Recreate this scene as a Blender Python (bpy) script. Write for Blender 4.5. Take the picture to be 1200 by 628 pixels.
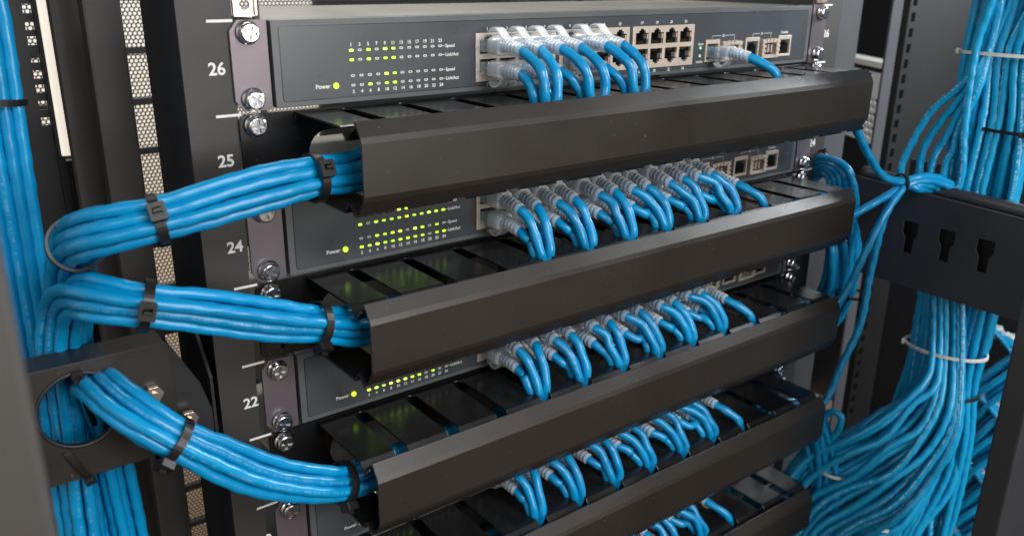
import bpy, bmesh, math, random
import numpy as np
from mathutils import Vector, Matrix, Euler
from mathutils.geometry import tessellate_polygon
for o in list(bpy.data.objects): bpy.data.objects.remove(o)
random.seed(7); rng = np.random.RandomState(5)
S = 0.001            # everything below is written in millimetres, X along the rack, Y into the rack, Z up
SC = bpy.context.scene
COL = SC.collection
# ------------------------------------------------------------------ camera
CAM = np.array([-145.157, -415.929, 22.814]); EUL = (1.23575503, -0.00936312, -0.64702345)
cd = bpy.data.cameras.new('camera'); cam = bpy.data.objects.new('camera', cd); COL.objects.link(cam)
cam.location = Vector(CAM) * S; cam.rotation_euler = EUL
cd.sensor_width = 36; cd.lens = 30.0; cd.clip_start = 0.005; cd.clip_end = 60
cd.dof.use_dof = True; cd.dof.focus_distance = 0.50; cd.dof.aperture_fstop = 11.0
SC.camera = cam
# ------------------------------------------------------------------ light
w = bpy.data.worlds.new('World'); SC.world = w; w.use_nodes = True
wn = w.node_tree.nodes; wl = w.node_tree.links; wn.clear()
wo = wn.new('ShaderNodeOutputWorld'); wb = wn.new('ShaderNodeBackground'); wt = wn.new('ShaderNodeTexCoord')
wsx = wn.new('ShaderNodeSeparateXYZ'); wr = wn.new('ShaderNodeValToRGB'); wm = wn.new('ShaderNodeMapRange')
wm.inputs[1].default_value = -1; wm.inputs[2].default_value = 1
wl.new(wt.outputs['Generated'], wsx.inputs[0]); wl.new(wsx.outputs[2], wm.inputs[0]); wl.new(wm.outputs[0], wr.inputs[0])
e = wr.color_ramp.elements
e[0].position = 0.0; e[0].color = (0.10, 0.065, 0.04, 1)
e[1].position = 1.0; e[1].color = (0.10, 0.105, 0.115, 1)
for p_, c_ in ((0.22, (0.17, 0.115, 0.07)), (0.36, (0.40, 0.32, 0.235)), (0.46, (0.62, 0.57, 0.50)), (0.56, (0.74, 0.73, 0.70)), (0.72, (0.60, 0.61, 0.62)), (0.84, (0.42, 0.44, 0.46)), (0.92, (0.14, 0.145, 0.155))):
    x = e.new(p_); x.color = (*c_, 1)
# the room is darker on the right side and bright behind the rack, beyond the mesh door
wx = wn.new('ShaderNodeMapRange'); wx.inputs[1].default_value = 0.35; wx.inputs[2].default_value = 0.95; wx.inputs[3].default_value = 1.0; wx.inputs[4].default_value = 0.30; wl.new(wsx.outputs[0], wx.inputs[0])
wy = wn.new('ShaderNodeMapRange'); wy.inputs[1].default_value = 0.2; wy.inputs[2].default_value = 0.7; wy.inputs[3].default_value = 1.0; wy.inputs[4].default_value = 3.2; wl.new(wsx.outputs[1], wy.inputs[0])
wk = wn.new('ShaderNodeMath'); wk.operation = 'MULTIPLY'; wl.new(wx.outputs[0], wk.inputs[0]); wl.new(wy.outputs[0], wk.inputs[1])
ws = wn.new('ShaderNodeMath'); ws.operation = 'MULTIPLY'; ws.inputs[1].default_value = 0.54; wl.new(wk.outputs[0], ws.inputs[0])
wl.new(wr.outputs[0], wb.inputs[0]); wl.new(ws.outputs[0], wb.inputs[1]); wl.new(wb.outputs[0], wo.inputs[0])
def area(name, loc, tgt, sx, sy, power, col):
    l = bpy.data.lights.new(name, 'AREA'); l.shape = 'RECTANGLE'; l.size = sx * S; l.size_y = sy * S
    l.energy = power; l.color = col
    o = bpy.data.objects.new(name, l); COL.objects.link(o); o.location = Vector(loc) * S
    o.rotation_euler = (Vector(tgt) - Vector(loc)).to_track_quat('-Z', 'Y').to_euler()
    return o
area('ceiling_light', (150, -1650, 1000), (250, 0, -100), 1100, 450, 27, (0.98, 0.98, 1.0))
area('right_fill_light', (1420, -330, 380), (540, -60, -200), 350, 350, 20, (0.92, 0.97, 1.0))  # added cool lamp for the right-hand cables, aimed clear of cover glare
area('front_light', (350, -1500, 60), (300, 0, -150), 700, 400, 11.5, (1.0, 0.97, 0.93))
area('warm_light', (-900, -700, 350), (50, 0, -200), 500, 500, 2.0, (1.0, 0.90, 0.78))
area('rear_light', (150, 360, 420), (150, 90, -150), 500, 120, 5, (1.0, 0.95, 0.86))
SC.view_settings.view_transform = 'Standard'; SC.view_settings.look = 'None'
SC.view_settings.exposure = 0.0; SC.view_settings.gamma = 1.0
SC.render.engine = 'CYCLES'
SC.cycles.max_bounces = 10; SC.cycles.transparent_max_bounces = 24
# ------------------------------------------------------------------ helpers
_R = np.array(Euler(EUL, 'XYZ').to_matrix())
def at(px, py, X=None, Y=None, Z=None):
    "world point (mm) that lies on a given plane and shows at a pixel of the 1200x628 photograph"
    d = _R @ np.array([(px - 600) / 1000, -(py - 314) / 1000, -1])
    t = (Y - CAM[1]) / d[1] if Y is not None else ((X - CAM[0]) / d[0] if X is not None else (Z - CAM[2]) / d[2])
    return CAM + t * d
U = 44.45
def ztop(u): return -(26 - u) * U
def mat(name, col, rough=0.5, metal=0.0, bump=0.0, bscale=900, spec=0.5, var=0.0, vscale=40, coat=0.0, speck=0.0):
    m = bpy.data.materials.new(name); m.use_nodes = True
    n = m.node_tree.nodes; l = m.node_tree.links; b = n['Principled BSDF']
    b.inputs['Base Color'].default_value = (*col, 1); b.inputs['Roughness'].default_value = rough
    b.inputs['Metallic'].default_value = metal; b.inputs['Specular IOR Level'].default_value = spec
    if coat: b.inputs['Coat Weight'].default_value = coat; b.inputs['Coat Roughness'].default_value = 0.12
    tc = n.new('ShaderNodeTexCoord')
    if var:
        t = n.new('ShaderNodeTexNoise'); t.inputs['Scale'].default_value = vscale; t.inputs['Detail'].default_value = 6
        l.new(tc.outputs['Object'], t.inputs['Vector'])
        mx = n.new('ShaderNodeMix'); mx.data_type = 'RGBA'
        mx.inputs[6].default_value = (*[c * (1 - var) for c in col], 1); mx.inputs[7].default_value = (*[min(1, c * (1 + var)) for c in col], 1)
        l.new(t.outputs[0], mx.inputs[0]); l.new(mx.outputs[2], b.inputs['Base Color'])
        mr = n.new('ShaderNodeMapRange'); mr.inputs[1].default_value = 0.3; mr.inputs[2].default_value = 0.7; mr.inputs[3].default_value = max(0.05, rough - 0.05); mr.inputs[4].default_value = rough + 0.08
        t2 = n.new('ShaderNodeTexNoise'); t2.inputs['Scale'].default_value = vscale * 0.6; t2.inputs['Detail'].default_value = 8
        l.new(tc.outputs['Object'], t2.inputs['Vector']); l.new(t2.outputs[0], mr.inputs[0]); l.new(mr.outputs[0], b.inputs['Roughness'])
        if speck:      # sparse dust specks lying on the paint
            v = n.new('ShaderNodeTexVoronoi'); v.inputs['Scale'].default_value = 260; l.new(tc.outputs['Object'], v.inputs['Vector'])
            c = n.new('ShaderNodeMath'); c.operation = 'LESS_THAN'; c.inputs[1].default_value = speck; l.new(v.outputs['Distance'], c.inputs[0])
            m2 = n.new('ShaderNodeMix'); m2.data_type = 'RGBA'; m2.inputs[7].default_value = (0.42, 0.40, 0.37, 1)
            l.new(c.outputs[0], m2.inputs[0]); l.new(mx.outputs[2], m2.inputs[6]); l.new(m2.outputs[2], b.inputs['Base Color'])
    if bump:
        t = n.new('ShaderNodeTexNoise'); t.inputs['Scale'].default_value = bscale; t.inputs['Detail'].default_value = 2
        l.new(tc.outputs['Object'], t.inputs['Vector'])
        bp = n.new('ShaderNodeBump'); bp.inputs['Strength'].default_value = bump; bp.inputs['Distance'].default_value = 0.0003
        l.new(t.outputs[0], bp.inputs['Height']); l.new(bp.outputs[0], b.inputs['Normal'])
    return m
M = {}
M['cover'] = mat('cover_powder_coat', (0.020, 0.0165, 0.014), 0.31, bump=0.12, bscale=1300, var=0.18, vscale=25, speck=0.035)
M['duct'] = mat('duct_black_paint', (0.008, 0.008, 0.0085), 0.23, bump=0.06, bscale=700, var=0.3, vscale=50, speck=0.03)
M['rail'] = mat('rail_black_paint', (0.028, 0.0255, 0.024), 0.50, bump=0.2, bscale=900, var=0.15, vscale=20)
M['post'] = mat('post_grey_paint', (0.055, 0.051, 0.048), 0.50, bump=0.12, bscale=900, var=0.15, vscale=14)
M['postdark'] = mat('post_black_paint', (0.014, 0.014, 0.016), 0.45, bump=0.1, var=0.2)
M['postcool'] = mat('cool_grey_paint', (0.060, 0.064, 0.072), 0.42, bump=0.12, var=0.15, vscale=12)
M['panel'] = mat('side_panel_paint', (0.030, 0.032, 0.037), 0.42, bump=0.15, var=0.2, vscale=20, speck=0.02)
M['chassis'] = mat('switch_grey_paint', (0.085, 0.092, 0.098), 0.38, bump=0.2, bscale=1500, var=0.08)
M['film'] = mat('switch_front_film', (0.052, 0.058, 0.066), 0.28, bump=0.04, bscale=1500, var=0.10)
M['top'] = mat('switch_lid_paint', (0.16, 0.155, 0.14), 0.42, bump=0.15, var=0.15)
M['ear'] = mat('ear_brown_metal', (0.15, 0.127, 0.142), 0.36, metal=0.5, bump=0.12, bscale=1600, var=0.12)
M['steel'] = mat('zinc_steel', (0.74, 0.75, 0.77), 0.20, metal=1.0, bump=0.10, bscale=500)
M['recess'] = mat('steel_recess', (0.30, 0.31, 0.33), 0.30, metal=1.0)
M['nickel'] = mat('jack_shield', (0.68, 0.585, 0.50), 0.36, metal=0.5, bump=0.05, bscale=400)
M['brass'] = mat('cage_nut_steel', (0.80, 0.66, 0.55), 0.28, metal=0.9)
M['jack'] = mat('jack_plastic', (0.045, 0.055, 0.060), 0.25)
M['gold'] = mat('gold_contact', (0.35, 0.25, 0.14), 0.25, metal=1.0)
M['print'] = mat('white_print', (0.68, 0.68, 0.66), 0.6)
M['tie'] = mat('tie_black_nylon', (0.009, 0.0085, 0.0085), 0.40, bump=0.03)
M['tiew'] = mat('tie_white_nylon', (0.62, 0.62, 0.58), 0.40)
M['bracket'] = mat('bracket_paint', (0.020, 0.017, 0.015), 0.42, bump=0.2, var=0.3, vscale=40, speck=0.04)
M['farpost'] = mat('far_post_paint', (0.008, 0.0085, 0.010), 0.55, spec=0.3, var=0.3, vscale=9)
M['dark'] = mat('cabinet_black', (0.006, 0.0065, 0.008), 0.5)
M['silver'] = mat('bare_steel', (0.70, 0.69, 0.66), 0.35, metal=0.2, var=0.1)
M['white'] = mat('white_lamp_tube', (0.80, 0.76, 0.68), 0.5)
def emis(name, col, s):
    m = mat(name, col, 0.4); b = m.node_tree.nodes['Principled BSDF']
    b.inputs['Emission Color'].default_value = (*col, 1); b.inputs['Emission Strength'].default_value = s; return m
M['led'] = emis('led_lit_green', (0.50, 0.92, 0.03), 1.5)
M['ledoff'] = mat('led_unlit', (0.16, 0.18, 0.13), 0.4)
M['glow'] = emis('strip_painted_glow', (1.0, 0.92, 0.80), 0.62)  # emission stands in for brightness on a strip that is no lamp
LEDS = [M['led'], emis('led_lit_bright', (0.58, 0.95, 0.08), 2.3), emis('led_lit_dim', (0.42, 0.80, 0.04), 1.0)]
def cable_mat(name, c0, c1, printing):
    m = mat(name, c0, 0.34, spec=0.4); n = m.node_tree.nodes; l = m.node_tree.links; b = n['Principled BSDF']
    uv = n.new('ShaderNodeUVMap'); sp = n.new('ShaderNodeSeparateXYZ'); l.new(uv.outputs[0], sp.inputs[0])
    tc = n.new('ShaderNodeTexCoord')
    t = n.new('ShaderNodeTexNoise'); t.inputs['Scale'].default_value = 60; t.inputs['Detail'].default_value = 5
    l.new(tc.outputs['Object'], t.inputs['Vector'])
    oi = n.new('ShaderNodeObjectInfo')
    ad = n.new('ShaderNodeMath'); ad.operation = 'MULTIPLY_ADD'; ad.inputs[1].default_value = 0.9; l.new(oi.outputs['Random'], ad.inputs[0])
    sc = n.new('ShaderNodeMath'); sc.operation = 'MULTIPLY'; sc.inputs[1].default_value = 0.35; l.new(t.outputs[0], sc.inputs[0]); l.new(sc.outputs[0], ad.inputs[2])
    mx = n.new('ShaderNodeMix'); mx.data_type = 'RGBA'; mx.inputs[6].default_value = (*c0, 1); mx.inputs[7].default_value = (*c1, 1)
    l.new(ad.outputs[0], mx.inputs[0])
    # printed legend: short pale dashes along one line of the jacket
    d = n.new('ShaderNodeMath'); d.operation = 'SUBTRACT'; d.inputs[1].default_value = 0.5; l.new(sp.outputs[1], d.inputs[0])
    a = n.new('ShaderNodeMath'); a.operation = 'ABSOLUTE'; l.new(d.outputs[0], a.inputs[0])
    lt = n.new('ShaderNodeMath'); lt.operation = 'LESS_THAN'; lt.inputs[1].default_value = 0.035; l.new(a.outputs[0], lt.inputs[0])
    cx = n.new('ShaderNodeCombineXYZ'); l.new(sp.outputs[0], cx.inputs[0]); l.new(oi.outputs['Random'], cx.inputs[1])
    nz = n.new('ShaderNodeTexNoise'); nz.inputs['Scale'].default_value = 520; nz.inputs['Detail'].default_value = 1; l.new(cx.outputs[0], nz.inputs['Vector'])
    gt = n.new('ShaderNodeMath'); gt.operation = 'GREATER_THAN'; gt.inputs[1].default_value = 0.50; l.new(nz.outputs[0], gt.inputs[0])
    mu = n.new('ShaderNodeMath'); mu.operation = 'MULTIPLY'; l.new(lt.outputs[0], mu.inputs[0]); l.new(gt.outputs[0], mu.inputs[1])
    mp = n.new('ShaderNodeMath'); mp.operation = 'MULTIPLY'; mp.inputs[1].default_value = printing; l.new(mu.outputs[0], mp.inputs[0])
    m2 = n.new('ShaderNodeMix'); m2.data_type = 'RGBA'; m2.inputs[7].default_value = (0.55, 0.75, 0.85, 1)
    l.new(mp.outputs[0], m2.inputs[0]); l.new(mx.outputs[2], m2.inputs[6]); l.new(m2.outputs[2], b.inputs['Base Color'])
    if printing: b.inputs['Coat Weight'].default_value = 0.25; b.inputs['Coat Roughness'].default_value = 0.22
    mr = n.new('ShaderNodeMapRange'); mr.inputs[3].default_value = 0.22; mr.inputs[4].default_value = 0.44
    l.new(t.outputs[0], mr.inputs[0]); l.new(mr.outputs[0], b.inputs['Roughness'])
    bp = n.new('ShaderNodeBump'); bp.inputs['Strength'].default_value = 0.25; bp.inputs['Distance'].default_value = 0.0006
    t3 = n.new('ShaderNodeTexNoise'); t3.inputs['Scale'].default_value = 240; l.new(tc.outputs['Object'], t3.inputs['Vector'])
    l.new(t3.outputs[0], bp.inputs['Height']); l.new(bp.outputs[0], b.inputs['Normal'])
    return m
M['blue'] = cable_mat('cable_blue_pvc', (0.0, 0.188, 0.41), (0.0, 0.255, 0.53), 0.10)
M['bluer'] = cable_mat('cable_blue_printed', (0.0, 0.235, 0.46), (0.004, 0.32, 0.60), 0.4)
def clear_mat(name, tint, rough, mixf):
    m = mat(name, tint, rough); n = m.node_tree.nodes; l = m.node_tree.links; b = n['Principled BSDF']
    b.inputs['Coat Weight'].default_value = 1.0; b.inputs['Coat Roughness'].default_value = 0.05
    tr = n.new('ShaderNodeBsdfTransparent'); tr.inputs[0].default_value = (0.93, 0.96, 0.98, 1)
    mx = n.new('ShaderNodeMixShader'); lw = n.new('ShaderNodeLayerWeight'); lw.inputs[0].default_value = 0.35
    mr = n.new('ShaderNodeMapRange'); mr.inputs[3].default_value = mixf; mr.inputs[4].default_value = min(1, mixf + 0.62)
    l.new(lw.outputs['Facing'], mr.inputs[0]); l.new(mr.outputs[0], mx.inputs[0])
    l.new(tr.outputs[0], mx.inputs[1]); l.new(b.outputs[0], mx.inputs[2]); l.new(mx.outputs[0], n['Material Output'].inputs[0])
    return m
M['plug'] = clear_mat('clear_plug', (0.75, 0.84, 0.88), 0.05, 0.12)
M['boot'] = clear_mat('frosted_boot', (0.97, 0.98, 0.98), 0.09, 0.27)
def mesh_mat(name, col, pitch, hole):
    "sheet steel with a hexagonal pattern of round holes"
    m = mat(name, col, 0.5, metal=0.3); n = m.node_tree.nodes; l = m.node_tree.links
    tc = n.new('ShaderNodeTexCoord'); sp = n.new('ShaderNodeSeparateXYZ'); l.new(tc.outputs['Object'], sp.inputs[0])
    def mth(op, a, b=None):
        q = n.new('ShaderNodeMath'); q.operation = op
        for i, v in enumerate((a, b)):
            if v is None: continue
            if isinstance(v, (int, float)): q.inputs[i].default_value = v
            else: l.new(v, q.inputs[i])
        return q.outputs[0]
    px, pz = pitch * S, pitch * S * 1.732
    ds = []
    for ox in (0, 0.5):
        u = mth('MULTIPLY', mth('SUBTRACT', mth('FRACT', mth('ADD', mth('DIVIDE', sp.outputs[0], px), ox)), 0.5), 1.0)
        v = mth('MULTIPLY', mth('SUBTRACT', mth('FRACT', mth('ADD', mth('DIVIDE', sp.outputs[2], pz), ox)), 0.5), 1.732)
        ds.append(mth('SQRT', mth('ADD', mth('MULTIPLY', u, u), mth('MULTIPLY', v, v))))
    h = mth('LESS_THAN', mth('MINIMUM', ds[0], ds[1]), hole)
    tr = n.new('ShaderNodeBsdfTransparent'); mx = n.new('ShaderNodeMixShader')
    l.new(h, mx.inputs[0]); l.new(n['Principled BSDF'].outputs[0], mx.inputs[1]); l.new(tr.outputs[0], mx.inputs[2])
    l.new(mx.outputs[0], n['Material Output'].inputs[0]); return m
M['platecool'] = mat('light_grey_paint', (0.60, 0.61, 0.64), 0.45, var=0.1)
M['mesh'] = mesh_mat('perforated_steel', (0.035, 0.037, 0.038), 4.0, 0.38)

class MB:
    def __init__(s): s.v = []; s.f = []; s.sm = []
    def add(s, vs, fs, smooth=False):
        k = len(s.v); s.v += [tuple(map(float, v)) for v in vs]; s.f += [tuple(i + k for i in f) for f in fs]; s.sm += [smooth] * len(fs)
    def box(s, a, b, ch=0.0):
        x0, y0, z0 = [min(a[i], b[i]) for i in range(3)]; x1, y1, z1 = [max(a[i], b[i]) for i in range(3)]
        if not ch:
            s.add([(x0,y0,z0),(x1,y0,z0),(x1,y1,z0),(x0,y1,z0),(x0,y0,z1),(x1,y0,z1),(x1,y1,z1),(x0,y1,z1)],
                  [(0,3,2,1),(4,5,6,7),(0,1,5,4),(1,2,6,5),(2,3,7,6),(3,0,4,7)]); return
        bm = bmesh.new(); bmesh.ops.create_cube(bm, size=1)
        for v in bm.verts: v.co = Vector(((x0+x1)/2+v.co.x*(x1-x0), (y0+y1)/2+v.co.y*(y1-y0), (z0+z1)/2+v.co.z*(z1-z0)))
        bmesh.ops.bevel(bm, geom=list(bm.edges), offset=ch, segments=2, affect='EDGES', profile=0.6)
        s.frombm(bm)
    def frombm(s, bm, T=None, smooth=False):
        bm.verts.ensure_lookup_table(); 
        vs = [(T @ v.co) if T else v.co.copy() for v in bm.verts]
        s.add(vs, [[v.index for v in f.verts] for f in bm.faces], smooth); bm.free()
    def plate(s, outer, holes, f, t):
        "flat outline with holes; f(u,v,w) maps it to space; w runs 0..t through the thickness"
        loops = [outer] + list(holes)
        tris = tessellate_polygon([[Vector((p[0], p[1], 0)) for p in lp] for lp in loops])
        flat = [p for lp in loops for p in lp]; n = len(flat)
        vs = [f(p[0], p[1], 0) for p in flat] + [f(p[0], p[1], t) for p in flat]
        fs = [tuple(x) for x in tris] + [tuple(i + n for i in reversed(x)) for x in tris]
        k = 0
        for lp in loops:
            m = len(lp)
            for i in range(m): a, b = k + i, k + (i + 1) % m; fs.append((a, b, b + n, a + n))
            k += m
        s.add(vs, fs)
    def ext(s, prof, x0, x1, caps=True):
        "closed profile (y,z) pushed along X"
        n = len(prof)
        vs = [(x0, p[0], p[1]) for p in prof] + [(x1, p[0], p[1]) for p in prof]
        fs = [(i, (i+1) % n, (i+1) % n + n, i + n) for i in range(n)]
        if caps:
            tr = tessellate_polygon([[Vector((p[0], p[1], 0)) for p in prof]])
            fs += [tuple(t) for t in tr] + [tuple(i + n for i in reversed(t)) for t in tr]
        s.add(vs, fs)
    def cyl(s, c, ax, r, h, n=24, r2=None, smooth=False):
        ax = Vector(ax).normalized(); q = ax.to_track_quat('Z', 'Y'); c = Vector(c); r2 = r if r2 is None else r2
        a = [c + q @ Vector((r*math.cos(t), r*math.sin(t), 0)) for t in [2*math.pi*i/n for i in range(n)]]
        b = [c + q @ Vector((r2*math.cos(t), r2*math.sin(t), h)) for t in [2*math.pi*i/n for i in range(n)]]
        s.add(a + b, [(i, (i+1) % n, (i+1) % n + n, i + n) for i in range(n)] + [tuple(reversed(range(n))), tuple(range(n, 2*n))], smooth)
    def build(s, name, m, parent=None, label=None, bevel=0, origin=None):
        me = bpy.data.meshes.new(name); o0 = Vector(origin) if origin is not None else (Vector(parent.location) / S if parent and not parent.parent else Vector((0,0,0)))
        if parent and parent.parent: o0 = Vector(parent['_o'])
        me.from_pydata([tuple((Vector(v) - o0) * S) for v in s.v], [], s.f)
        me.polygons.foreach_set('use_smooth', s.sm); me.update()
        bm = bmesh.new(); bm.from_mesh(me); bmesh.ops.recalc_face_normals(bm, faces=bm.faces); bm.to_mesh(me); bm.free()
        o = bpy.data.objects.new(name, me); COL.objects.link(o); me.materials.append(m)
        if parent: o.parent = parent
        else: o.location = o0 * S
        o['_o'] = list(o0)
        if label: o['label'] = label
        if bevel:
            b = o.modifiers.new('bevel', 'BEVEL'); b.width = bevel * S; b.segments = 2; b.limit_method = 'ANGLE'; b.angle_limit = 0.6; b.harden_normals = False
        return o
def thing(name, label, cat, loc=(0,0,0), group=None):
    o = bpy.data.objects.new(name, None); COL.objects.link(o); o.location = Vector(loc) * S; o.empty_display_size = 0.01
    return tag(o, label, cat, group)
def tag(o, label=None, cat=None, group=None, kind=None):
    if label: o['label'] = label
    if cat: o['category'] = cat
    if group: o['group'] = group
    if kind: o['kind'] = kind
    return o
def copy_tree(o, parent=None):
    c = o.copy(); COL.objects.link(c)
    if parent: c.parent = parent
    for ch in list(o.children): copy_tree(ch, c)
    return c
_tc = {}
def text(mb, s, size, f, align='LEFT', bold=0.0):
    "lettering as thin relief: f(u, v) -> point, u right and v up from the anchor, in mm"
    key = (s, align, bold)
    if key not in _tc:
        c = bpy.data.curves.new('t', 'FONT'); c.body = s; c.align_x = align; c.size = 1; c.offset = bold; c.resolution_u = 3
        o = bpy.data.objects.new('t', c); COL.objects.link(o); bpy.context.view_layer.update()
        me = bpy.data.meshes.new_from_object(o.evaluated_get(bpy.context.evaluated_depsgraph_get()))
        _tc[key] = ([tuple(v.co) for v in me.vertices], [tuple(p.vertices) for p in me.polygons])
        bpy.data.objects.remove(o); bpy.data.curves.remove(c); bpy.data.meshes.remove(me)
    vs, fs = _tc[key]
    mb.add([f(v[0]*size, v[1]*size) for v in vs], fs)
def circ(cx, cy, rx, ry=None, n=24, a0=0): ry = rx if ry is None else ry; return [(cx+rx*math.cos(a0+2*math.pi*i/n), cy+ry*math.sin(a0+2*math.pi*i/n)) for i in range(n)]
def rrect(x0, y0, x1, y1, r, n=5):
    out = []
    for cx, cy, a in ((x1-r,y0+r,-90),(x1-r,y1-r,0),(x0+r,y1-r,90),(x0+r,y0+r,180)):
        out += [(cx+r*math.cos(math.radians(a+90*i/n)), cy+r*math.sin(math.radians(a+90*i/n))) for i in range(n+1)]
    return out
# ---- curves
def catmull(P, step=2.6):
    P = np.array(P, float); P = np.vstack([2*P[0]-P[1], P, 2*P[-1]-P[-2]]); out = []
    for i in range(1, len(P)-2):
        p0, p1, p2, p3 = P[i-1:i+3]
        d = lambda a, b: max(np.linalg.norm(b-a), 1e-6) ** 0.5
        t0 = 0; t1 = d(p0,p1); t2 = t1 + d(p1,p2); t3 = t2 + d(p2,p3)
        n = max(2, int(np.linalg.norm(p2-p1)/step))
        for t in np.linspace(t1, t2, n, endpoint=False):
            A1 = (t1-t)/(t1-t0)*p0+(t-t0)/(t1-t0)*p1; A2 = (t2-t)/(t2-t1)*p1+(t-t1)/(t2-t1)*p2; A3 = (t3-t)/(t3-t2)*p2+(t-t2)/(t3-t2)*p3
            B1 = (t2-t)/(t2-t0)*A1+(t-t0)/(t2-t0)*A2; B2 = (t3-t)/(t3-t1)*A2+(t-t1)/(t3-t1)*A3
            out.append((t2-t)/(t2-t1)*B1+(t-t1)/(t2-t1)*B2)
    out.append(P[-2]); return np.array(out)
def frames(C, up=(0,0,1)):
    T = np.gradient(C, axis=0); T /= np.linalg.norm(T, axis=1)[:,None] + 1e-9
    n = np.array(up, float)
    if abs(n @ T[0]) > 0.95: n = np.array([0,1,0.])
    N = []
    for t in T: n = n - (n@t)*t; n /= np.linalg.norm(n) + 1e-9; N.append(n)
    N = np.array(N); return T, N, np.cross(T, N)
def tube(name, C, r, m, parent=None, sides=12, ripple=0.20, r_end=None, roll=None):
    C = np.asarray(C, float); T, N, B = frames(C); n = len(C)
    s = np.concatenate([[0], np.cumsum(np.linalg.norm(np.diff(C, axis=0), axis=1))])
    ph = rng.rand()*6.28 if roll is None else roll; tw = rng.uniform(-.012, .012)
    a = np.linspace(0, 2*np.pi, sides, endpoint=False)
    A = a[None,:]; Sx = s[:,None]
    rad = r*(1 + ripple*0.32*np.sin(2*(A) + Sx*0.42 + ph) + ripple*0.22*np.sin(Sx*0.55+ph*2) + 0*A)
    ang = A + ph + tw*Sx
    V = C[:,None,:] + rad[:,:,None]*(np.cos(ang)[:,:,None]*N[:,None,:] + np.sin(ang)[:,:,None]*B[:,None,:])
    V = V.reshape(-1,3); F = []
    for i in range(n-1):
        for j in range(sides): k = (j+1) % sides; F.append((i*sides+j, i*sides+k, (i+1)*sides+k, (i+1)*sides+j))
    nf = len(F); F.append(tuple(reversed(range(sides)))); F.append(tuple(range((n-1)*sides, n*sides)))
    me = bpy.data.meshes.new(name); o0 = np.array(C[0]) if parent is None else np.array(parent.location)/S
    me.from_pydata([tuple(v) for v in (V-o0)*S], [], F)
    uv = me.uv_layers.new(name='UVMap'); L = []
    for i in range(n-1):
        for j in range(sides):
            L += [(s[i]*S, j/sides), (s[i]*S, (j+1)/sides), (s[i+1]*S, (j+1)/sides), (s[i+1]*S, j/sides)]
    L += [(0,0)]*(2*sides)
    uv.data.foreach_set('uv', np.array(L, float).ravel())
    me.polygons.foreach_set('use_smooth', [True]*len(F)); me.materials.append(m); me.update()
    o = bpy.data.objects.new(name, me); COL.objects.link(o)
    if parent: o.parent = parent
    else: o.location = tuple(o0*S)
    return o
HEX = sorted([(i+0.5*(j % 2), j*0.866) for i in range(-4,5) for j in range(-4,5)], key=lambda p: (p[0]-0.15)**2+(p[1]-0.1)**2)
def strands(C, n, pitch=6.3, twist=0.0, loose=0.5, flat=1.0, up=(0,0,1), seed=1, free=None, pinch=()):
    "n lines that run side by side round a centreline; free(i) in 0..1 lets them wander"
    T, N, B = frames(C, up); s = np.concatenate([[0], np.cumsum(np.linalg.norm(np.diff(C, axis=0), axis=1))])
    q = np.array(HEX[:n]); q = q - q.mean(0); rr = np.random.RandomState(seed); out = []
    fr = np.ones(len(C))
    for X_ in pinch:
        k_ = np.argmin(abs(C[:,0]-X_)+(C[:,1]>-20)*500); fr = np.minimum(fr, np.clip(0.87+0.13*(abs(s-s[k_])/22.0)**1.3, 0.87, 1.0))
    for u, v in q:
        ph = rr.rand(4)*6.28; a = twist*s
        uu = (u*np.cos(a)-v*np.sin(a))*pitch*flat*fr + loose*fr*np.sin(s/23+ph[0]) + loose*.5*fr*np.sin(s/11+ph[1])
        vv = (u*np.sin(a)+v*np.cos(a))*pitch/flat*fr + loose*fr*np.sin(s/27+ph[2]) + loose*.5*fr*np.sin(s/13+ph[3])
        out.append(C + uu[:,None]*N + vv[:,None]*B)
    return out
def cable_tie(c, axis, a, b, label, m='tie', head=90, up=(0,0,1), width=4.2, tail=6, name='cable_tie'):
    "strap round an ellipse (a along up, b across) with its locking head at angle head (deg)"
    c = np.array(c, float); t = np.array(axis, float); t /= np.linalg.norm(t)
    n = np.array(up, float); n -= (n@t)*t; n /= np.linalg.norm(n); bb = np.cross(t, n)
    root = thing(name, label, 'cable tie', c, 'nylon cable ties round the blue cables')
    k = 40; mb = MB(); vs = []; w2 = width/2
    for i in range(k):
        g = 2*math.pi*i/k; d = math.cos(g)*n*a + math.sin(g)*bb*b; dn = d/np.linalg.norm(d)
        for off, w_ in ((0,-w2),(1.3,-w2),(1.3,w2),(0,w2)): vs.append(c + d + dn*off + t*w_)
    fs = []
    for i in range(k):
        j = (i+1) % k
        for q in range(4): fs.append((i*4+q, i*4+(q+1)%4, j*4+(q+1)%4, j*4+q))
    mb.add(vs, fs); mb.build('strap', M[m], root)
    g = math.radians(head); d = math.cos(g)*n*a + math.sin(g)*bb*b; dn = d/np.linalg.norm(d); tg = np.cross(t, dn)
    h = MB(); hw, hl, hh = width*0.85, width*0.95, width*0.95
    def fm(u, v, w_): return c + d + dn*(0.8+w_) + tg*u + t*v
    h.plate(rrect(-hl, -hw, hl, hw, 0.8, 3), [rrect(-hl*0.45, -hw*0.55, hl*0.45, hw*0.55, 0.3, 2)], fm, hh)
    ho = h.build('locking_head', M[m], root, bevel=0.25)
    p = MB()
    def fb(u, v, w_): return c + d + dn*(1.2+w_) + tg*u + t*v
    p.plate([(-hl*0.44,-hw*0.5),(hl*0.1,-hw*0.5),(hl*0.1,hw*0.5),(-hl*0.44,hw*0.5)], [], fb, hh*0.75)
    if tail: p.plate([(-0.6,-w2*0.8),(0.6,-w2*0.8),(0.6,w2*0.8),(-0.6,w2*0.8)], [], fb, hh+tail*0.25)
    p.build('tail', M[m], root)
    return root
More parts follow.
